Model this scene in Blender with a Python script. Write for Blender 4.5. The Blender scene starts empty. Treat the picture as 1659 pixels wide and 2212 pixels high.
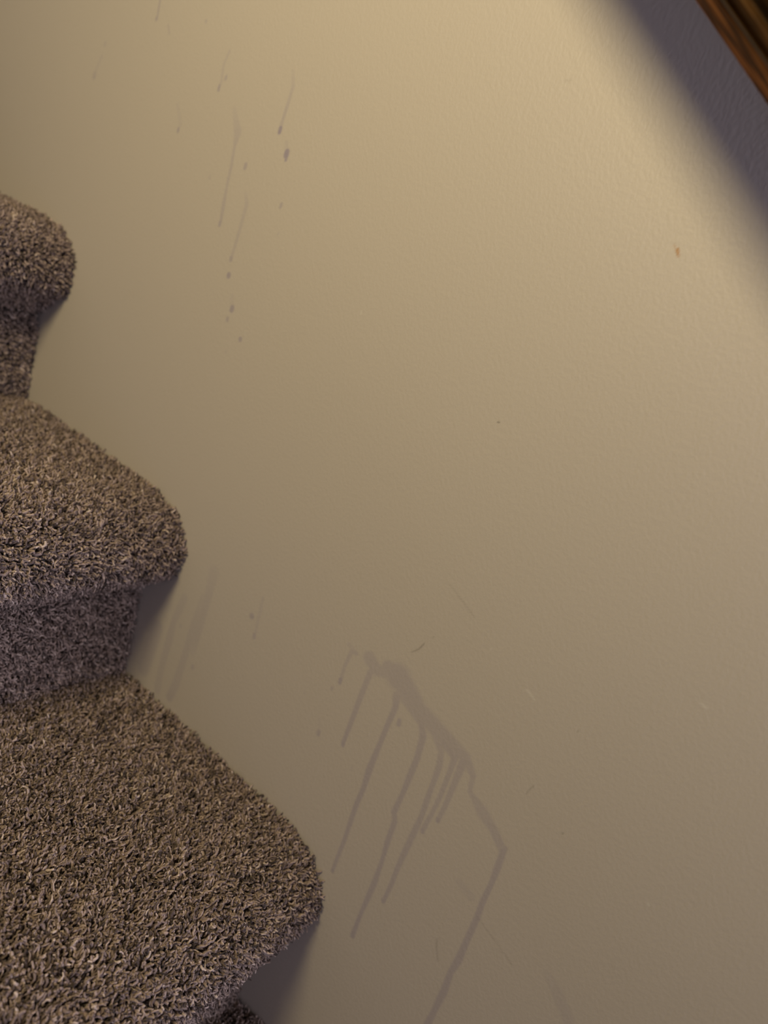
import bpy, math
import numpy as np
from mathutils import Matrix, Vector

# Carpeted staircase beside a painted wall.  World: the wall's face is y = 0, the room is y < 0,
# the stairs go down towards +x, z is up.  Metres.
C = bpy.context.scene.collection
RISE, RUN = 0.19, 0.2353
WIDTH = 0.92
rng = np.random.default_rng(7)

# ---------------------------------------------------------------- materials
def new_mat(name):
    m = bpy.data.materials.new(name); m.use_nodes = True
    nt = m.node_tree; b = nt.nodes['Principled BSDF']
    return m, nt, b

def node(nt, t, **kw):
    n = nt.nodes.new(t)
    for k, v in kw.items():
        setattr(n, k, v)
    return n

def mix_col(nt, fac, a, b):
    n = node(nt, 'ShaderNodeMix', data_type='RGBA')
    for s, v in ((0, fac), (6, a), (7, b)):
        if hasattr(v, 'is_output'):
            nt.links.new(v, n.inputs[s])
        else:
            n.inputs[s].default_value = v
    return n.outputs[2]

def rgb(r, g, b):
    f = lambda c: c / 12.92 if c <= 0.04045 else ((c + 0.055) / 1.055) ** 2.4
    return (f(r / 255), f(g / 255), f(b / 255), 1)

def paint_material():
    m, nt, b = new_mat('eggshell_wall_paint')
    L = nt.links.new
    tc = node(nt, 'ShaderNodeTexCoord')
    big = node(nt, 'ShaderNodeTexNoise'); big.inputs['Scale'].default_value = 3.0; big.inputs['Detail'].default_value = 3
    L(tc.outputs['Object'], big.inputs['Vector'])
    base = mix_col(nt, big.outputs['Fac'], WALL_A, WALL_B)
    at = node(nt, 'ShaderNodeAttribute', attribute_name='marks')
    sep = node(nt, 'ShaderNodeSeparateColor'); L(at.outputs['Color'], sep.inputs[0])
    ms = node(nt, 'ShaderNodeMath', operation='MULTIPLY_ADD'); ms.inputs[1].default_value = 0.4; ms.inputs[2].default_value = 0.9
    L(sep.outputs[0], ms.inputs[0])
    mu = node(nt, 'ShaderNodeMath', operation='MULTIPLY', use_clamp=True); L(ms.outputs[0], mu.inputs[0]); L(sep.outputs[0], mu.inputs[1])
    c = mix_col(nt, mu.outputs[0], base, DRIP)
    c = mix_col(nt, sep.outputs[1], c, (0.74, 0.70, 0.66, 1))
    c = mix_col(nt, sep.outputs[2], c, (0.05, 0.035, 0.025, 1))
    at2 = node(nt, 'ShaderNodeAttribute', attribute_name='chips')
    c = mix_col(nt, at2.outputs['Fac'], c, (0.42, 0.19, 0.045, 1))
    L(c, b.inputs['Base Color'])
    b.inputs['Roughness'].default_value = 0.48
    b.inputs['Specular IOR Level'].default_value = 0.35
    # roller stipple / orange peel
    mp = node(nt, 'ShaderNodeMapping'); mp.inputs['Scale'].default_value = (1.0, 1.0, 0.72)
    L(tc.outputs['Object'], mp.inputs['Vector'])
    n1 = node(nt, 'ShaderNodeTexNoise'); n1.inputs['Scale'].default_value = 430; n1.inputs['Detail'].default_value = 2
    n2 = node(nt, 'ShaderNodeTexNoise'); n2.inputs['Scale'].default_value = 90; n2.inputs['Detail'].default_value = 1
    L(mp.outputs[0], n1.inputs['Vector']); L(mp.outputs[0], n2.inputs['Vector'])
    ma = node(nt, 'ShaderNodeMath', operation='MULTIPLY_ADD'); ma.inputs[1].default_value = 0.35
    L(n2.outputs['Fac'], ma.inputs[0]); L(n1.outputs['Fac'], ma.inputs[2])
    bp = node(nt, 'ShaderNodeBump'); bp.inputs['Strength'].default_value = 0.2; bp.inputs['Distance'].default_value = 0.0010
    L(ma.outputs[0], bp.inputs['Height']); L(bp.outputs[0], b.inputs['Normal'])
    return m

def carpet_material():
    m, nt, b = new_mat('flecked_taupe_yarn')
    L = nt.links.new
    at = node(nt, 'ShaderNodeAttribute', attribute_name='tone')
    rp = node(nt, 'ShaderNodeValToRGB'); L(at.outputs['Fac'], rp.inputs[0])
    e = rp.color_ramp.elements
    cols = YARN
    e[0].position, e[0].color = cols[0]
    e[1].position, e[1].color = cols[-1]
    for p, c in cols[1:-1]:
        k = e.new(p); k.color = c
    tc = node(nt, 'ShaderNodeTexCoord')
    nz = node(nt, 'ShaderNodeTexNoise'); nz.inputs['Scale'].default_value = 900; nz.inputs['Detail'].default_value = 1
    L(tc.outputs['Object'], nz.inputs['Vector'])
    mr = node(nt, 'ShaderNodeMapRange'); mr.inputs['From Min'].default_value = 0.25; mr.inputs['From Max'].default_value = 0.75
    mr.inputs['To Min'].default_value = 0.82; mr.inputs['To Max'].default_value = 1.15
    L(nz.outputs['Fac'], mr.inputs['Value'])
    vm = node(nt, 'ShaderNodeVectorMath', operation='SCALE')
    L(rp.outputs[0], vm.inputs[0]); L(mr.outputs[0], vm.inputs['Scale'])
    L(vm.outputs[0], b.inputs['Base Color'])
    b.inputs['Roughness'].default_value = 0.62
    b.inputs['Specular IOR Level'].default_value = 0.3
    b.inputs['Sheen Weight'].default_value = 0.12
    b.inputs['Sheen Roughness'].default_value = 0.5
    bp = node(nt, 'ShaderNodeBump'); bp.inputs['Strength'].default_value = 0.5; bp.inputs['Distance'].default_value = 0.0004
    L(nz.outputs['Fac'], bp.inputs['Height']); L(bp.outputs[0], b.inputs['Normal'])
    return m

def backing_material():
    m, nt, b = new_mat('dark_carpet_backing')
    tc = node(nt, 'ShaderNodeTexCoord')
    nz = node(nt, 'ShaderNodeTexNoise'); nz.inputs['Scale'].default_value = 300
    nt.links.new(tc.outputs['Object'], nz.inputs['Vector'])
    nt.links.new(mix_col(nt, nz.outputs['Fac'], (0.03, 0.022, 0.017, 1), (0.06, 0.047, 0.037, 1)), b.inputs['Base Color'])
    b.inputs['Roughness'].default_value = 0.95
    return m

def wood_material(name, WOOD, rough, spec):
    m, nt, b = new_mat(name)
    L = nt.links.new
    tc = node(nt, 'ShaderNodeTexCoord')
    mp = node(nt, 'ShaderNodeMapping'); mp.inputs['Scale'].default_value = (2.2, 40, 40)
    L(tc.outputs['Object'], mp.inputs['Vector'])
    n1 = node(nt, 'ShaderNodeTexNoise'); n1.inputs['Scale'].default_value = 5; n1.inputs['Detail'].default_value = 6; n1.inputs['Distortion'].default_value = 0.6
    L(mp.outputs[0], n1.inputs['Vector'])
    rp = node(nt, 'ShaderNodeValToRGB'); L(n1.outputs['Fac'], rp.inputs[0])
    e = rp.color_ramp.elements
    e[0].position, e[0].color = 0.3, WOOD[0]
    e[1].position, e[1].color = 0.72, WOOD[2]
    k = e.new(0.5); k.color = WOOD[1]
    mp2 = node(nt, 'ShaderNodeMapping'); mp2.inputs['Scale'].default_value = (14, 40, 40)
    L(tc.outputs['Object'], mp2.inputs['Vector'])
    n2 = node(nt, 'ShaderNodeTexNoise'); n2.inputs['Scale'].default_value = 2.0
    L(mp2.outputs[0], n2.inputs['Vector'])
    mr = node(nt, 'ShaderNodeMapRange'); mr.inputs['From Min'].default_value = 0.36; mr.inputs['From Max'].default_value = 0.64
    mr.inputs['To Min'].default_value = 0.35; mr.inputs['To Max'].default_value = 1.6
    L(n2.outputs['Fac'], mr.inputs['Value'])
    vm = node(nt, 'ShaderNodeVectorMath', operation='SCALE'); L(rp.outputs[0], vm.inputs[0]); L(mr.outputs[0], vm.inputs['Scale'])
    L(vm.outputs[0], b.inputs['Base Color'])
    b.inputs['Roughness'].default_value = rough
    b.inputs['Specular IOR Level'].default_value = spec
    bp = node(nt, 'ShaderNodeBump'); bp.inputs['Strength'].default_value = 0.15; bp.inputs['Distance'].default_value = 0.001
    L(n1.outputs['Fac'], bp.inputs['Height']); L(bp.outputs[0], b.inputs['Normal'])
    return m

def brass_material():
    m, nt, b = new_mat('aged_brass')
    b.inputs['Base Color'].default_value = (0.45, 0.32, 0.14, 1)
    b.inputs['Metallic'].default_value = 1; b.inputs['Roughness'].default_value = 0.4
    return m

def floor_material():
    m, nt, b = new_mat('taupe_floor_carpet')
    tc = node(nt, 'ShaderNodeTexCoord')
    nz = node(nt, 'ShaderNodeTexNoise'); nz.inputs['Scale'].default_value = 350; nz.inputs['Detail'].default_value = 3
    nt.links.new(tc.outputs['Object'], nz.inputs['Vector'])
    nt.links.new(mix_col(nt, nz.outputs['Fac'], (0.06, 0.045, 0.035, 1), (0.26, 0.2, 0.155, 1)), b.inputs['Base Color'])
    b.inputs['Roughness'].default_value = 0.95
    bp = node(nt, 'ShaderNodeBump'); bp.inputs['Distance'].default_value = 0.004
    nt.links.new(nz.outputs['Fac'], bp.inputs['Height']); nt.links.new(bp.outputs[0], b.inputs['Normal'])
    return m

# ---- colours
WALL_A = (0.560, 0.502, 0.470, 1)
WALL_B = (0.585, 0.525, 0.486, 1)
DRIP = (0.35, 0.305, 0.395, 1)
YARN = [(0.0, (0.048, 0.034, 0.030, 1)), (0.2, (0.165, 0.120, 0.106, 1)), (0.5, (0.355, 0.268, 0.238, 1)),
        (0.8, (0.52, 0.40, 0.355, 1)), (1.0, (0.72, 0.59, 0.53, 1))]
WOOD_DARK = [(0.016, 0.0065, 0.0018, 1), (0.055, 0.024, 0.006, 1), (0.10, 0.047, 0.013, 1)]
WOOD_RED_LIT = [(0.10, 0.034, 0.007, 1), (0.30, 0.115, 0.026, 1), (0.46, 0.20, 0.055, 1)]

PAINT, YARN_M, BACK, BRASS, FLOOR_M = paint_material(), carpet_material(), backing_material(), brass_material(), floor_material()
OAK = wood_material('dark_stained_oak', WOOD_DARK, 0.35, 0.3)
OAK_RED_LIT = wood_material('red_brown_oak_lit', WOOD_RED_LIT, 0.7, 0.05)  # red-brown underside of the rail, with its brightness painted into the wood colour

# ---------------------------------------------------------------- mesh helpers
def link(name, me, mat, parent=None):
    o = bpy.data.objects.new(name, me)
    if mat and not me.materials:
        me.materials.append(mat)
    C.objects.link(o)
    if parent:
        o.parent = parent
    return o

def mesh_np(name, V, Q, smooth=True):
    """V (n,3), Q (m,4) quads."""
    me = bpy.data.meshes.new(name)
    V = np.ascontiguousarray(V, np.float32); Q = np.ascontiguousarray(Q, np.int32)
    me.vertices.add(len(V)); me.vertices.foreach_set('co', V.ravel())
    me.loops.add(Q.size); me.loops.foreach_set('vertex_index', Q.ravel())
    me.polygons.add(len(Q)); me.polygons.foreach_set('loop_start', np.arange(0, Q.size, 4, dtype=np.int32))
    me.update(calc_edges=True)
    if smooth:
        me.shade_smooth()
    else:
        me.shade_flat()
    return me

def float_attr(me, name, vals):
    a = me.attributes.new(name, 'FLOAT', 'POINT'); a.data.foreach_set('value', np.ascontiguousarray(vals, np.float32))

def extrude_profile(name, pts, a, b, to3, smooth=False):
    """closed polygon pts [(u,v)], extruded from a to b; to3(u, v, w) -> xyz"""
    n = len(pts)
    vs = [to3(u, v, a) for u, v in pts] + [to3(u, v, b) for u, v in pts]
    fs = [(i, (i + 1) % n, (i + 1) % n + n, i + n) for i in range(n)]
    fs += [tuple(range(n))[::-1], tuple(range(n, 2 * n))]
    me = bpy.data.meshes.new(name); me.from_pydata(vs, [], fs); me.validate(); me.update()
    if smooth:
        me.shade_smooth()
        try:
            me.set_sharp_from_angle(angle=math.radians(40))
        except Exception:
            pass
    return me

def thing(name, label, cat, loc):
    o = bpy.data.objects.new(name, None); C.objects.link(o)
    o.empty_display_size = 0.05
    o.location = loc; o['label'] = label; o['category'] = cat
    return o

def catmull(P, step):
    P = np.array(P, float); out = []
    Pe = np.vstack([2 * P[0] - P[1], P, 2 * P[-1] - P[-2]])
    for i in range(1, len(Pe) - 2):
        a, b, c, d = Pe[i - 1:i + 3]
        n = max(2, int(np.linalg.norm(c - b) / step))
        t = np.linspace(0, 1, n, endpoint=False)[:, None]
        out.append(0.5 * (2 * b + (c - a) * t + (2 * a - 5 * b + 4 * c - d) * t ** 2 + (3 * b - a - 3 * c + d) * t ** 3))
    out.append(P[-1:])
    return np.vstack(out)

def normals2(P, sign=1):
    T = np.gradient(P, axis=0); T /= np.linalg.norm(T, axis=1)[:, None]
    k = 7
    ker = np.ones(k) / k
    N = np.stack([-T[:, 1], T[:, 0]], 1) * sign
    N = np.stack([np.convolve(np.pad(N[:, i], k // 2, mode='edge'), ker, 'valid') for i in (0, 1)], 1)
    return N / np.linalg.norm(N, axis=1)[:, None]

LAMP_P = (0.42, -0.84, 0.66); LAMP_D = 0.30; LAMP_W = 8.9; LAMP_C = (1.0, 0.835, 0.44)
WORLD_LOW = (0.46, 0.75, 1.66); WORLD_HIGH = (1.14, 0.95, 0.76); WORLD_S = 0.185
FILL_P = (2.15, -0.22, 0.16); FILL_W = 12.5; FILL_C = (0.88, 0.84, 1.0); FILL_S = 0.34
STAINS = [
    ('d', [(40.5,231.5,2.5,0.4),(41.7,216.3,2.5,0.4)]),
    ('d', [(40.9,217.5,3.1,0.5),(40.8,216.4,3.1,0.5)]),
    ('d', [(57.9,213.0,1.8,0.3),(62.1,206.7,1.8,0.3)]),
    ('d', [(104.2,219.3,2.8,0.3),(104.2,218.6,2.8,0.3)]),
    ('d', [(-23.8,191.7,4.8,0.2),(-23.8,191.3,4.8,0.2)]),
    ('d', [(-25.0,181.2,3.5,0.15),(-30.7,165.1,3.5,0.15)]),
    ('d', [(-30.3,164.8,5.6,0.3),(-30.4,163.1,5.6,0.3)]),
    ('d', [(140.0,199.5,2.6,0.22),(137.0,188.5,2.7,0.22),(139.0,174.7,2.7,0.22)]),
    ('d', [(138.0,172.8,3.2,0.5),(138.0,170.0,3.2,0.5)]),
    ('d', [(143.1,180.4,3.2,0.4),(143.1,179.0,3.2,0.4)]),
    ('d', [(213.1,192.0,3.3,0.08),(217.5,180.7,3.3,0.25),(216.7,166.4,3.3,0.32),(215.6,152.8,3.3,0.32)]),
    ('d', [(215.9,151.0,3.8,0.75),(215.9,148.0,3.8,0.75)]),
    ('d', [(228.8,135.3,5.2,0.75),(228.8,132.9,5.2,0.75)]),
    ('d', [(225.8,141.8,4.2,0.15),(228.6,134.7,4.2,0.15)]),
    ('d', [(229.7,131.5,2.8,0.7),(229.7,129.5,2.8,0.7)]),
    ('d', [(92.2,153.9,2.9,0.13),(102.1,138.8,4.6,0.13),(100.6,134.8,2.3,0.13)]),
    ('d', [(101.0,134.9,2.9,0.5),(100.9,132.6,2.9,0.5)]),
    ('d', [(161.1,158.2,4.2,0.12),(170.8,141.6,8.3,0.25),(172.8,130.5,3.6,0.3),(174.8,99.5,3.2,0.3),(177.5,73.5,3.2,0.35)]),
    ('d', [(177.2,72.3,3.2,0.5),(177.2,70.1,3.2,0.5)]),
    ('d', [(189.3,119.7,3.6,0.45),(189.3,117.3,3.6,0.45)]),
    ('d', [(152.4,104.4,3.3,0.15),(152.4,103.0,3.3,0.15)]),
    ('d', [(197.6,98.2,3.5,0.12),(201.3,91.3,4.0,0.24),(200.8,67.5,3.6,0.26),(199.8,49.9,3.1,0.26)]),
    ('d', [(199.6,48.5,3.6,0.45),(199.6,46.7,3.6,0.45)]),
    ('d', [(237.2,98.1,2.8,0.45),(237.3,96.0,2.8,0.45)]),
    ('d', [(242.2,77.1,1.4,0.3),(242.2,76.1,1.4,0.3)]),
    ('d', [(201.8,35.0,4.7,0.6),(201.8,34.2,4.7,0.6)]),
    ('d', [(214.9,11.5,4.7,0.6),(214.9,9.6,4.7,0.6)]),
    ('d', [(211.3,19.9,4.7,0.1),(214.0,12.9,4.7,0.1)]),
    ('d', [(212.9,1.7,3.7,0.4),(212.9,0.6,3.7,0.4)]),
    ('d', [(232.6,-9.5,4.1,0.5),(232.6,-10.2,4.1,0.5)]),
    ('d', [(220.7,-23.4,3.2,0.1),(220.7,-24.2,3.2,0.1)]),
    ('d', [(273.1,-200.5,12.1,0.12),(274.6,-226.4,7.9,0.2),(274.6,-264.9,8.1,0.2),(274.3,-277.2,7.0,0.12)]),
    ('d', [(270.0,-226.9,7.9,0.12),(267.4,-258.8,8.2,0.2),(267.0,-292.6,8.4,0.2),(266.0,-315.2,8.6,0.22),(262.9,-331.1,8.7,0.28)]),
    ('d', [(248.9,-237.7,8.2,0.15),(243.9,-264.9,8.5,0.22),(243.9,-294.3,8.7,0.22),(244.2,-316.4,8.8,0.2),(246.3,-332.8,8.9,0.2)]),
    ('d', [(226.1,-280.2,15.7,0.25),(222.4,-323.2,16.4,0.25)]),
    ('d', [(325.1,-215.1,5.1,0.45),(325.1,-215.6,5.1,0.45)]),
    ('d', [(330.6,-195.9,3.0,0.18),(333.8,-229.3,3.1,0.18)]),
    ('d', [(333.2,-228.5,3.6,0.4),(333.4,-230.6,3.6,0.4)]),
    ('d', [(279.3,-290.0,4.7,0.28),(279.3,-290.5,4.7,0.28)]),
    ('d', [(252.9,-263.1,3.6,0.2),(252.9,-263.6,3.6,0.2)]),
    ('d', [(439.6,-189.8,10.7,0.28),(447.7,-194.6,9.8,0.28),(457.9,-192.2,8.0,0.28)]),
    ('d', [(456.0,-187.4,9.6,0.3),(466.3,-189.9,18.1,0.32),(476.5,-194.6,14.7,0.32),(489.5,-202.5,13.0,0.3),(505.0,-207.3,11.9,0.3),(523.2,-211.8,10.9,0.3),(533.7,-214.3,9.3,0.3),(543.3,-222.1,4.9,0.3)]),
    ('d', [(543.3,-222.1,4.2,0.3),(545.1,-233.8,3.6,0.28),(559.2,-242.0,9.1,0.28),(574.0,-249.8,6.9,0.3),(581.5,-255.9,3.8,0.34)]),
    ('d', [(565.3,-246.3,3.1,0.32),(581.1,-259.2,3.1,0.32)]),
    ('d', [(580.5,-257.0,4.1,0.36),(581.6,-254.3,4.1,0.36)]),
    ('d', [(581.3,-257.2,4.5,0.42),(582.5,-283.8,4.6,0.42),(583.1,-312.2,4.4,0.42),(583.4,-336.1,4.9,0.42),(582.6,-361.7,5.0,0.42),(583.1,-379.3,5.5,0.42),(581.9,-397.1,4.9,0.42),(581.5,-419.4,5.8,0.42)]),
    ('d', [(419.7,-189.2,3.4,0.15),(427.1,-191.8,3.4,0.15)]),
    ('d', [(423.7,-192.5,3.4,0.28),(428.2,-192.4,3.4,0.28)]),
    ('d', [(423.6,-194.6,3.8,0.28),(422.3,-206.2,3.0,0.28),(422.8,-218.0,3.1,0.28)]),
    ('d', [(422.7,-218.1,3.5,0.5),(422.9,-220.4,3.5,0.5)]),
    ('d', [(418.1,-228.4,3.1,0.32),(418.1,-228.8,3.1,0.32)]),
    ('d', [(444.2,-199.0,5.0,0.33),(443.4,-222.7,4.7,0.36),(443.1,-243.6,4.3,0.4),(442.6,-262.2,3.5,0.45)]),
    ('d', [(442.9,-262.4,3.1,0.5),(443.1,-264.0,3.1,0.5)]),
    ('d', [(470.5,-203.7,7.1,0.32),(472.1,-211.7,5.2,0.4),(471.2,-245.8,4.5,0.42),(471.0,-268.5,5.1,0.44),(470.2,-299.3,4.8,0.44),(471.0,-331.6,3.6,0.42),(471.1,-359.5,3.3,0.4)]),
    ('d', [(471.1,-360.0,3.3,0.45),(471.3,-361.7,3.3,0.45)]),
    ('d', [(479.2,-219.0,3.6,0.42),(479.6,-222.0,3.6,0.42)]),
    ('d', [(419.6,-266.8,3.7,0.4),(419.8,-268.9,3.7,0.4)]),
    ('d', [(416.0,-256.2,2.3,0.1),(419.0,-264.9,2.3,0.1)]),
    ('d', [(456.6,-274.6,1.7,0.15),(456.9,-277.0,1.7,0.15)]),
    ('d', [(396.0,-244.4,1.9,0.12),(396.1,-246.0,1.9,0.12)]),
    ('d', [(414.8,-332.0,2.5,0.12),(414.9,-332.4,2.5,0.12)]),
    ('d', [(474.5,-202.0,5.5,0.28),(485.4,-206.6,5.0,0.3),(496.3,-211.3,5.3,0.33),(500.0,-218.6,4.6,0.38),(501.4,-236.1,4.3,0.4),(501.3,-266.6,4.8,0.42),(500.4,-284.4,4.9,0.4),(503.2,-289.4,4.9,0.4),(504.1,-309.7,4.2,0.45),(506.3,-342.7,4.3,0.42),(505.0,-373.3,4.0,0.44),(505.1,-395.4,4.1,0.48)]),
    ('d', [(505.1,-395.0,4.1,0.5),(505.3,-396.6,4.1,0.5)]),
    ('d', [(504.1,-209.8,4.9,0.28),(516.8,-220.7,4.4,0.3),(519.2,-230.6,4.5,0.35),(519.7,-260.3,4.6,0.38),(519.9,-287.2,4.4,0.38),(518.5,-309.5,4.5,0.38),(518.0,-334.9,3.8,0.4),(517.7,-352.5,3.4,0.42)]),
    ('d', [(517.5,-351.5,3.4,0.45),(517.6,-352.7,3.4,0.45)]),
    ('d', [(516.2,-214.5,5.2,0.35),(526.9,-218.9,4.4,0.35),(527.7,-231.4,4.0,0.35),(528.0,-252.3,3.8,0.35),(525.0,-282.5,3.9,0.35)]),
    ('d', [(525.3,-281.7,3.5,0.45),(525.4,-282.8,3.5,0.45)]),
    ('d', [(533.5,-217.5,6.4,0.35),(533.5,-237.0,4.8,0.35),(533.5,-253.4,4.1,0.35),(532.6,-267.6,3.4,0.35)]),
    ('d', [(532.4,-266.4,3.4,0.45),(532.6,-268.2,3.4,0.45)]),
    ('d', [(636.6,-311.6,5.9,0.08),(646.6,-318.8,8.5,0.15),(657.5,-328.4,8.5,0.18),(663.0,-335.3,7.8,0.18)]),
    ('d', [(563.0,-298.2,5.9,0.13),(574.1,-301.2,5.9,0.13)]),
    ('k', [(469.4,-167.9,1.0,0.2),(473.9,-162.8,1.0,0.35),(476.1,-157.4,1.0,0.4)]),
    ('k', [(580.2,-211.1,0.7,0.28),(580.5,-207.6,0.7,0.28),(582.2,-203.5,0.7,0.28)]),
    ('k', [(564.3,-347.7,1.2,0.2),(566.6,-354.5,1.2,0.2),(570.8,-361.9,1.2,0.2)]),
    ('k', [(582.6,-311.0,0.9,0.14),(595.8,-316.1,0.9,0.14),(615.6,-324.2,0.9,0.14)]),
    ('k', [(478.3,-109.6,0.7,0.1),(489.5,-114.8,0.7,0.25),(503.5,-121.9,0.7,0.15)]),
    ('k', [(436.9,208.1,1.8,0.1),(434.0,207.8,1.8,0.1)]),
    ('k', [(729.3,-233.3,1.5,0.95),(729.5,-234.1,1.5,0.95)]),
    ('k', [(609.7,-220.3,0.9,0.5),(609.7,-220.6,0.9,0.5)]),
    ('k', [(470.5,4.2,1.1,0.8),(470.5,4.0,1.1,0.8)]),
    ('k', [(480.8,-149.2,0.9,0.3),(480.8,-149.4,0.9,0.3)]),
    ('k', [(592.9,-154.3,0.9,0.2),(593.0,-155.2,0.9,0.2)]),
    ('w', [(553.8,-148.1,1.0,0.5),(557.7,-149.2,1.3,0.5),(561.6,-151.4,0.6,0.5)]),
    ('w', [(647.2,-100.7,1.2,0.4),(649.2,-101.6,1.5,0.4),(650.7,-101.6,1.2,0.4)]),
    ('w', [(715.7,-203.3,1.2,0.5),(718.0,-202.9,1.9,0.5),(720.0,-203.5,1.4,0.5)]),
    ('w', [(669.3,-226.8,1.4,0.35),(669.6,-228.0,1.4,0.35)]),
    ('w', [(521.9,-135.6,1.0,0.4),(522.1,-136.6,1.0,0.4)]),
    ('w', [(552.4,95.1,1.2,0.2),(552.7,93.3,1.2,0.2)]),
    ('w', [(339.8,41.9,1.2,0.35),(340.0,40.2,1.2,0.35)]),
    ('o', [(533.1,131.5,0.7,0.5),(534.7,130.0,0.7,0.5)]),
    ('o', [(535.8,129.5,1.7,0.95),(537.7,126.3,0.9,0.95)]),
]

# ---------------------------------------------------------------- the wall (with its dried drips, scuffs and nicks)
def build_wall():
    d = 0.0010
    xs = np.concatenate([np.linspace(-2.2, -0.12, 16)[:-1], np.arange(-0.12, 0.70, d), np.linspace(0.70, 2.2, 14)])
    zs = np.concatenate([np.linspace(-1.75, -0.80, 12)[:-1], np.arange(-0.80, 0.255, d), np.linspace(0.255, 2.4, 14)])
    nx, nz = len(xs), len(zs)
    X, Z = np.meshgrid(xs, zs)                     # [z, x]
    V = np.stack([X.ravel(), np.zeros(nx * nz), Z.ravel()], 1)
    i = np.arange(nz - 1)[:, None] * nx + np.arange(nx - 1)[None, :]
    Q = np.stack([i, i + 1, i + 1 + nx, i + nx], -1).reshape(-1, 4)   # faces -y
    # thickness behind the painted face
    n0 = len(V)
    c = [0, nx - 1, nx * nz - 1, nx * (nz - 1)]
    V = np.vstack([V, [(V[k][0], 0.11, V[k][2]) for k in c]])
    Q = np.vstack([Q, [[n0, n0 + 3, n0 + 2, n0 + 1]],
                   [[c[a], n0 + a, n0 + (a + 1) % 4, c[(a + 1) % 4]] for a in range(4)]])
    M = {k: np.zeros((nz, nx)) for k in 'dwko'}
    wob = np.random.default_rng(3)
    for kind, pts in STAINS:
        A = np.array(pts); A[:, :3] /= 1000
        # resample the stroke so that it gets slightly uneven edges, as dried liquid has
        if len(A) > 1:
            seg = []
            for a, b in zip(A[:-1], A[1:]):
                n = max(1, int(np.hypot(*(b - a)[:2]) / 0.012))
                for t in np.arange(n) / n:
                    seg.append(a + (b - a) * t)
            seg.append(A[-1]); seg = np.array(seg)
            if kind == 'd' and len(seg) > 4:
                seg[1:-1, 0] += wob.normal(0, 0.00035, len(seg) - 2)
                seg[1:-1, 2] *= 1 + wob.normal(0, 0.09, len(seg) - 2)
            A = seg
        for a, b in zip(A[:-1], A[1:]):
            R = max(a[2], b[2]) + 0.004
            x0, x1 = np.searchsorted(xs, [min(a[0], b[0]) - R, max(a[0], b[0]) + R])
            z0, z1 = np.searchsorted(zs, [min(a[1], b[1]) - R, max(a[1], b[1]) + R])
            if x1 - x0 < 1 or z1 - z0 < 1:
                continue
            px, pz = X[z0:z1, x0:x1], Z[z0:z1, x0:x1]
            ab = (b - a)[:2]; l2 = max(ab @ ab, 1e-12)
            t = np.clip(((px - a[0]) * ab[0] + (pz - a[1]) * ab[1]) / l2, 0, 1)
            dist = np.hypot(px - a[0] - t * ab[0], pz - a[1] - t * ab[1])
            w = (a[2] + (b[2] - a[2]) * t) / 2
            s = a[3] + (b[3] - a[3]) * t
            soft = np.maximum(0.0006, w * 0.35)
            v = np.clip((w + soft - dist) / (2 * soft), 0, 1); v = v * v * (3 - 2 * v) * s
            M[kind][z0:z1, x0:x1] = np.maximum(M[kind][z0:z1, x0:x1], v)
    me = mesh_np('wall_right', V, Q, smooth=False)
    col = np.zeros((len(V), 4), np.float32); col[:, 3] = 1
    col[:n0, 0] = M['d'].ravel(); col[:n0, 1] = M['w'].ravel(); col[:n0, 2] = M['k'].ravel()
    a = me.attributes.new('marks', 'FLOAT_COLOR', 'POINT'); a.data.foreach_set('color', col.ravel())
    float_attr(me, 'chips', np.concatenate([M['o'].ravel(), np.zeros(4)]))
    o = link('wall_right', me, PAINT)
    o['kind'] = 'structure'; o['label'] = 'beige painted stairwell wall with dried grey drip marks'; o['category'] = 'wall'
    return o

wall = build_wall()

# ---------------------------------------------------------------- the staircase
# outline of one step in the wall's plane, relative to the foremost point of its nosing
TOP = [(-0.278, .0415), (-0.255, .0410), (-0.225, .0400), (-0.195, .0385), (-0.160, .0365), (-0.125, .0345), (-0.090, .0325),
       (-0.062, .0305), (-0.040, .0270), (-0.024, .0220), (-0.012, .0140), (-0.003, .0040), (0.002, -.0090)]
# a crisp nosing, and the one whose carpet sags under its edge
CRISP = (TOP + [(0.003, -.0195), (0.0015, -.0280), (-0.004, -.0355), (-0.014, -.0430), (-0.027, -.0525), (-0.040, -.0640)],
         [(-0.0375, -.0640), (-0.0360, -.0780), (-0.0345, -.0950), (-0.0335, -.1120), (-0.0325, -.1300), (-0.0325, -.1560)])
SAGGING = (TOP + [(0.003, -.0210), (0.000, -.0330), (-0.006, -.0450), (-0.015, -.0590), (-0.026, -.0760), (-0.036, -.0950)],
           [(-0.0365, -.0950), (-0.0375, -.1080), (-0.0385, -.1200), (-0.0395, -.1380), (-0.0400, -.1560)])
PILE = 0.0085

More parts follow.
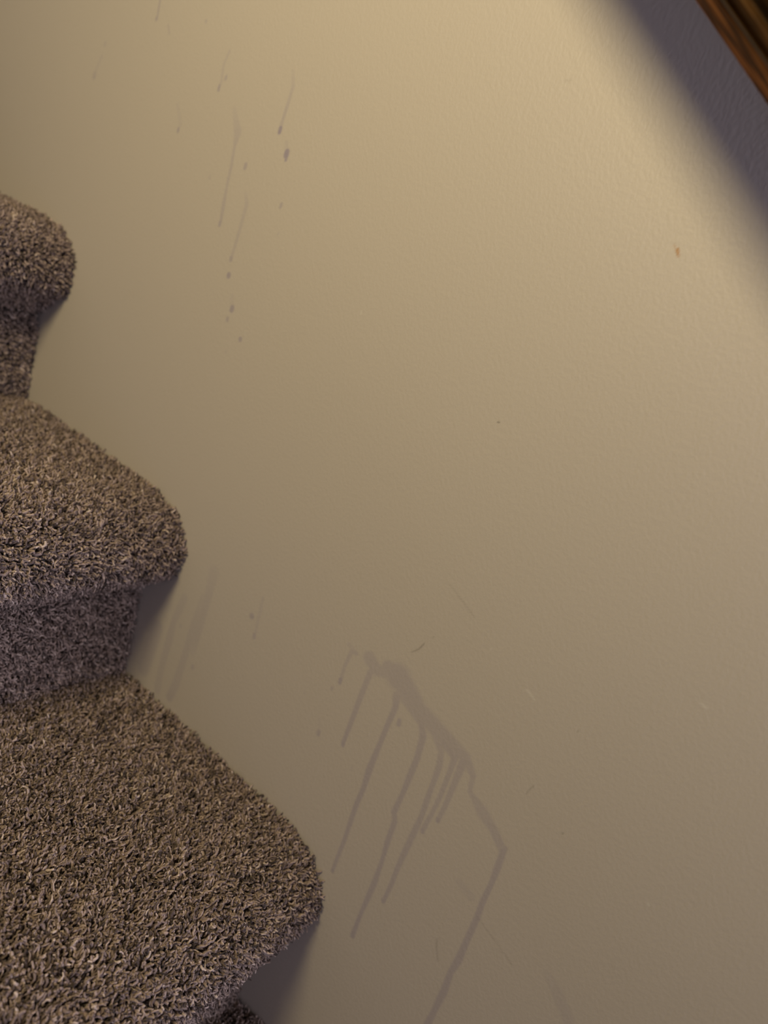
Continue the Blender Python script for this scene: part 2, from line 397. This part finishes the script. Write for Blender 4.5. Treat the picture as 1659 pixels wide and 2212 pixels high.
def pile_mesh(name, P, N, y0, y1, density, rad, length, seed, sides=4, rings=7):
    """Twisted, leaning yarn tufts standing on the profile P (x,z) with normals N, for y0 < y < y1."""
    r = np.random.default_rng(seed)
    ds = np.linalg.norm(np.diff(P, axis=0), axis=1); S = np.concatenate([[0], np.cumsum(ds)])
    n = int(density * S[-1] * (y1 - y0))
    # jittered grid
    cell = 1 / math.sqrt(density)
    gs, gy = int(S[-1] / cell) + 1, int((y1 - y0) / cell) + 1
    s = (np.repeat(np.arange(gs), gy) + r.random(gs * gy)) * cell
    y = y0 + (np.tile(np.arange(gy), gs) + r.random(gs * gy)) * cell
    # neighbouring tufts gather into small clumps with gaps between them
    cc = 0.0048
    ci, cj = np.floor(s / cc).astype(int), np.floor((y - y0) / cc).astype(int)
    cj = np.where(ci % 2 == 0, cj, np.floor((y - y0) / cc + 0.5).astype(int))
    js, jy = r.random((ci.max() + 1, cj.max() + 2)), r.random((ci.max() + 1, cj.max() + 2))
    cs = (ci - 0.1 + 1.2 * js[ci, cj]) * cc
    cy = y0 + (cj + np.where(ci % 2 == 0, -0.1, -0.6) + 1.2 * jy[ci, cj]) * cc
    pull = 0.34 * r.random(len(s))
    s, y = s + (cs - s) * pull, np.minimum(y + (cy - y) * pull, -0.0008)
    s = np.maximum(s, 0)
    ok = (s < S[-1]) & (y < y1 + 1e-9); s, y = s[ok], y[ok]; n = len(s)
    px, pz = np.interp(s, S, P[:, 0]), np.interp(s, S, P[:, 1])
    nx, nz_ = np.interp(s, S, N[:, 0]), np.interp(s, S, N[:, 1])
    nn = np.stack([nx, np.zeros(n), nz_], 1); nn /= np.linalg.norm(nn, axis=1)[:, None]
    t1 = np.stack([nz_, np.zeros(n), -nx], 1); t1 /= np.linalg.norm(t1, axis=1)[:, None]
    t2 = np.tile([0., 1., 0.], (n, 1))
    # how the pile lies: patches brushed in one direction plus each tuft's own lean
    q = r.random(12) * 6.28
    ang = 2.2 * np.sin(s * 95 + q[0] + 1.7 * np.sin(y * 70 + q[1])) + 2.0 * np.sin(y * 120 + q[2] + 1.5 * np.sin(s * 60 + q[3]))
    amp = 0.17 + 0.15 * np.sin(s * 150 + q[4]) * np.sin(y * 135 + q[5])
    fx, fy = np.cos(ang) * amp + 0.05, np.sin(ang) * amp
    ra = r.random(n) * 6.283; rl = np.abs(r.normal(0.16, 0.2, n))
    lx, ly = fx + np.cos(ra) * rl, fy + np.sin(ra) * rl
    lean = t1 * lx[:, None] + t2 * ly[:, None]
    Ln = length * np.clip(r.normal(1, 0.09, n), 0.7, 1.25)
    # patches where the pile stands a little lower or higher
    Ln *= 1 + 0.08 * np.sin(s * 210 + q[6] + 2 * np.sin(y * 100 + q[7])) * np.sin(y * 190 + q[8])
    curl_a = r.random(n) * 6.283; om = np.where(r.random(n) < 0.5, 1, -1) * r.normal(7.0, 1.8, n); hel = np.abs(r.normal(0.092, 0.04, n))
    hook = np.abs(r.normal(0.12, 0.16, n)).clip(0, 0.5)
    R = rad * np.clip(r.normal(1, 0.2, n), 0.55, 1.6)
    root = np.stack([px, y, pz], 1) - nn * 0.0015
    T = np.array([0, .3, .53, .72, .87, .96, 1]) if rings == 7 else np.array([0, .4, .8, 1])
    axis = np.zeros((n, rings, 3))
    for k, t in enumerate(T):
        a = curl_a + om * t
        axis[:, k] = (root + nn * (Ln * (t - (0.18 * np.minimum(1.6, lx ** 2 + ly ** 2) + hook) * t ** 3))[:, None]
                      + lean * (Ln * t ** 1.5 * 0.85)[:, None]
                      + t1 * (Ln * hel * min(1, 2.2 * t) * np.cos(a))[:, None] + t2 * (Ln * hel * min(1, 2.2 * t) * np.sin(a))[:, None])
    tan = np.gradient(axis, axis=1); tan /= np.linalg.norm(tan, axis=2)[:, :, None] + 1e-9
    ref = np.stack([np.cos(curl_a), np.sin(curl_a), 0.3 * np.ones(n)], 1)[:, None, :]
    b1 = np.cross(tan, ref); b1 /= np.linalg.norm(b1, axis=2)[:, :, None] + 1e-9
    b2 = np.cross(tan, b1)
    prof = np.interp(T, [0, 0.3, 0.65, 0.9, 0.97, 1], [0.65, 0.95, 1.08, 1.0, 0.75, 0.3])
    V = np.zeros((n, rings, sides, 3))
    tw = r.random(n) * 6.283
    for k in range(rings):
        for j in range(sides):
            a = tw + 6.283 * j / sides + k * 0.5
            V[:, k, j] = axis[:, k] + (b1[:, k] * np.cos(a)[:, None] * 1.15 + b2[:, k] * np.sin(a)[:, None] * 0.85) * (R * prof[k] * (1 + 0.13 * np.sin(tw * 3 + k * 2.4)))[:, None]
    V = V.reshape(-1, 3)
    V[:, 1] = np.where(V[:, 1] > -0.0006, -0.0006 - 0.15 * (V[:, 1] + 0.0006).clip(0, 0.002), V[:, 1])   # the wall stops the pile
    base = (np.arange(n) * rings * sides)[:, None, None, None]
    k = np.arange(rings - 1)[None, :, None]; j = np.arange(sides)[None, None, :]
    Q = np.stack([k * sides + j, k * sides + (j + 1) % sides, (k + 1) * sides + (j + 1) % sides, (k + 1) * sides + j], -1) + base
    me = mesh_np(name, V, Q.reshape(-1, 4))
    tone = np.clip(r.normal(0.52, 0.24, n), 0, 1)
    tone = np.where(r.random(n) < 0.07, r.random(n) * 0.2, tone)
    float_attr(me, 'tone', np.repeat(tone, rings * sides))
    me.materials.append(YARN_M)
    return me

def join_meshes(name, meshes):
    Vs, Qs, Ts, off = [], [], [], 0
    for me in meshes:
        n = len(me.vertices); v = np.empty(n * 3, np.float32); me.vertices.foreach_get('co', v)
        q = np.empty(len(me.loops), np.int32); me.loops.foreach_get('vertex_index', q)
        t = np.empty(n, np.float32); me.attributes['tone'].data.foreach_get('value', t)
        Vs.append(v.reshape(-1, 3)); Qs.append(q.reshape(-1, 4) + off); Ts.append(t); off += n
        bpy.data.meshes.remove(me)
    me = mesh_np(name, np.vstack(Vs), np.vstack(Qs)); float_attr(me, 'tone', np.concatenate(Ts)); me.materials.append(YARN_M)
    return me

to3 = lambda u, v, w: (u, w, v)
class Shape:
    def __init__(self, tread, riser):
        tp, rp = catmull(tread, 0.002), catmull(riser, 0.002)
        self.tn, self.rn = normals2(tp, 1), normals2(rp, 1)
        self.tin, self.rin = tp - self.tn * PILE, rp - self.rn * PILE
        tin, rin = self.tin, self.rin
        zt = tread[-1][1]
        tread_poly = [tuple(p) for p in tin[::4]] + [tuple(tin[-1]), (-0.060, zt + 0.003), (-0.060, 0.002), (-0.278, 0.002)]
        riser_poly = [tuple(rin[0] + np.array([0, 0.002]))] + [tuple(p) for p in rin[4::6]] + [tuple(rin[-1]), (-0.066, -0.156), (-0.066, zt + 0.002)]
        self.tread_me = extrude_profile('tread', tread_poly[::-1], -WIDTH, -0.0005, to3, smooth=True)
        self.riser_me = extrude_profile('riser', riser_poly[::-1], -WIDTH, -0.0005, to3, smooth=True)
crisp, sagging = Shape(*CRISP), Shape(*SAGGING)

def piles(seed, fine, sh):
    tin, tn, rin, rn = sh.tin, sh.tn, sh.rin, sh.rn
    if fine:                                    # finer yarn near the wall, where the photograph looks closely
        a = [pile_mesh('pile', tin, tn, -fine, -0.0012, 320000, 0.00076, 0.0112, seed),
             pile_mesh('pile', tin, tn, -WIDTH, -fine, 85000, 0.0014, 0.0112, seed + 50, sides=3, rings=4)]
        b = [pile_mesh('pile', rin, rn, -fine, -0.0012, 320000, 0.00076, 0.0106, seed + 100),
             pile_mesh('pile', rin, rn, -WIDTH, -fine, 85000, 0.0014, 0.0106, seed + 150, sides=3, rings=4)]
        return join_meshes('tread_pile', a), join_meshes('riser_pile', b)
    return (pile_mesh('tread_pile', tin, tn, -WIDTH, -0.0012, 58000, 0.0017, 0.0112, seed, sides=3, rings=4),
            pile_mesh('riser_pile', rin, rn, -WIDTH, -0.0012, 58000, 0.0017, 0.0106, seed + 100, sides=3, rings=4))

stairs = thing('staircase', 'carpeted staircase with rounded nosings in flecked taupe brown pile against the beige wall', 'staircase', (0, 0, 0))
STEPS = range(-4, 6)
coarse = piles(900, None, crisp)
FINE = {0: 0.10, 1: 0.20, 2: 0.27, 3: 0.06}
for k in STEPS:
    sh = sagging if k == 2 else crisp
    pm = piles(10 + 7 * (k + 2), FINE[k], sh) if k in FINE else coarse
    for nm, body, pile in (('tread', sh.tread_me, pm[0]), ('riser', sh.riser_me, pm[1])):
        t = link(nm, body, BACK, stairs); t.location = (k * RUN, 0, -k * RISE)
        c = link('carpet_pile', pile, YARN_M, t); c['kind'] = 'stuff'

# ---------------------------------------------------------------- floors at the foot and the head of the stairs
def box_mesh(name, x0, x1, y0, y1, z0, z1):
    return extrude_profile(name, [(x0, z0), (x1, z0), (x1, z1), (x0, z1)], y0, y1, to3)
zf = -5 * RISE - 0.156
fl = link('floor', box_mesh('floor', 5 * RUN - 0.20, 2.2, -2.0, 0.0, zf - 0.1, zf), FLOOR_M)
fl['kind'] = 'structure'; fl['label'] = 'brown carpeted floor at the foot of the stairs'; fl['category'] = 'floor'

# ---------------------------------------------------------------- the handrail
slope = Vector((RUN, 0, -RISE)).normalized()
perp = Vector((RISE, 0, RUN)).normalized()
strip = [(0.0, .501), (0.0205, .501), (0.0225, .5015), (0.0225, .5022), (0.0, .5022)]  # underside added as a separate strip to carry the painted brightness
half = [(0.0, .5022), (0.0250, .5022), (0.0256, .5026), (0.0250, .5030), (0.0215, .5032), (0.0232, .5042),
        (0.0258, .5047), (0.0277, .5056), (0.0283, .5067), (0.0277, .5079), (0.0260, .5087), (0.0236, .5092), (0.0230, .5102),
        (0.0240, .5111), (0.0270, .5118), (0.0298, .5140), (0.0318, .5180), (0.0328, .5240), (0.0325, .5310), (0.0308, .5390),
        (0.0275, .5460), (0.0225, .5515), (0.0150, .5555), (0.0070, .5575), (0.0, .5580)]
YR = -0.0725
prof = [(-a, b) for a, b in half] + [(a, b) for a, b in half[-2:0:-1]]      # (dy, perp)
L0, L1 = -1.9, 1.7

rail = thing('handrail', 'dark brown stained wooden handrail with a beaded edge, sloping along the wall above the stairs', 'handrail', (0, 0, 0))
# the rail's own frame: local x along the slope, y = world y, z = perpendicular to the slope
mrot = Matrix((slope, Vector((0, 1, 0)), perp)).transposed().to_4x4()
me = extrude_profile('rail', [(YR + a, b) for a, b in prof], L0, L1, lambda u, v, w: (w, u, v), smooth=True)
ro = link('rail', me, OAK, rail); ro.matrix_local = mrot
sp = [(-a, b) for a, b in strip[:-1]] + [(-0.0, .5022)] + [(a, b) for a, b in strip[-2:0:-1]]
me = extrude_profile('lit_underside', [(YR + a, b) for a, b in sp], L0, L1, lambda u, v, w: (w, u, v), smooth=True)
so = link('lit_underside', me, OAK_RED_LIT, rail); so.matrix_local = mrot; so['label'] = 'reddish brown underside of the handrail, brightened by painted light'

def tube_mesh(name, pts, r, n=12):
    pts = [Vector(p) for p in pts]; vs, fs = [], []
    for i, p in enumerate(pts):
        t = (pts[min(i + 1, len(pts) - 1)] - pts[max(i - 1, 0)]).normalized()
        a = t.cross(Vector((0.3, 0.2, 1))).normalized(); b = t.cross(a)
        vs += [p + (a * math.cos(6.28318 * j / n) + b * math.sin(6.28318 * j / n)) * r for j in range(n)]
    for i in range(len(pts) - 1):
        fs += [(i * n + j, i * n + (j + 1) % n, (i + 1) * n + (j + 1) % n, (i + 1) * n + j) for j in range(n)]
    fs += [tuple(range(n))[::-1], tuple(range((len(pts) - 1) * n, len(pts) * n))]
    me = bpy.data.meshes.new(name); me.from_pydata([tuple(v) for v in vs], [], fs); me.update(); me.shade_smooth()
    return me

for s in (-1.7, -0.6, 1.25):                       # brackets that carry the rail, beyond both ends of the view
    p = slope * s + perp * 0.501
    b = link('bracket', tube_mesh('bracket', [(p.x, 0.0, p.z - .06), (p.x, -.035, p.z - .06), (p.x, -.06, p.z - .05), (p.x, YR, p.z - .025), (p.x, YR, p.z + .004)], .006), BRASS, rail)
    pl = link('wall_plate', tube_mesh('wall_plate', [(p.x, -0.0005, p.z - .06), (p.x, -.004, p.z - .06)], .03, 24), BRASS, b)

# ---------------------------------------------------------------- light
ld = bpy.data.lights.new('stair_lamp', 'AREA'); ld.shape = 'DISK'; ld.size = LAMP_D; ld.energy = LAMP_W; ld.color = LAMP_C
lo = bpy.data.objects.new('stair_lamp', ld); lo.location = LAMP_P; lo.rotation_euler = (math.pi / 2, 0, 0); C.objects.link(lo)
hd = bpy.data.lights.new('cool_fill', 'AREA'); hd.shape = 'SQUARE'; hd.size = FILL_S; hd.energy = FILL_W; hd.color = FILL_C  # added cool fill from an unseen source, brightens risers and nosing fronts
ho = bpy.data.objects.new('cool_fill', hd); ho.location = FILL_P; C.objects.link(ho)
ho.rotation_euler = (Vector((0.25, 0, -0.3)) - Vector(FILL_P)).to_track_quat('-Z', 'Y').to_euler()
w = bpy.data.worlds.new('dim_stairwell'); bpy.context.scene.world = w; w.use_nodes = True
nt = w.node_tree; bg = nt.nodes['Background']; bg.inputs[1].default_value = WORLD_S      # cool from below, warm from above
tc = node(nt, 'ShaderNodeTexCoord'); sx = node(nt, 'ShaderNodeSeparateXYZ'); nt.links.new(tc.outputs['Generated'], sx.inputs[0])
mr = node(nt, 'ShaderNodeMapRange'); mr.inputs['From Min'].default_value = -0.6; mr.inputs['From Max'].default_value = 0.5
nt.links.new(sx.outputs[2], mr.inputs['Value'])
nt.links.new(mix_col(nt, mr.outputs[0], (*WORLD_LOW, 1), (*WORLD_HIGH, 1)), bg.inputs[0])

# ---------------------------------------------------------------- camera
cd = bpy.data.cameras.new('camera'); co = bpy.data.objects.new('camera', cd); C.objects.link(co)
R = [[0.78222697, 0.53881618, 0.31272685], [0.39721102, -0.04463652, -0.91664114], [-0.47994204, 0.84123998, -0.24893962]]
co.matrix_world = Matrix(((R[0][0], -R[1][0], -R[2][0], 0.66004856), (R[0][1], -R[1][1], -R[2][1], -0.43587971),
                          (R[0][2], -R[1][2], -R[2][2], 0.0440807), (0, 0, 0, 1)))
cd.sensor_fit = 'VERTICAL'; cd.sensor_height = 36.0; cd.lens = 1561.34 / 2212 * 36.0
cd.clip_start = 0.01
cd.dof.use_dof = True; cd.dof.focus_distance = 0.48; cd.dof.aperture_fstop = 4.2
sc = bpy.context.scene; sc.camera = co
sc.view_settings.view_transform = 'Standard'; sc.view_settings.look = 'None'
sc.view_settings.exposure = 0.0; sc.view_settings.gamma = 1.0; sc.view_settings.use_curve_mapping = False
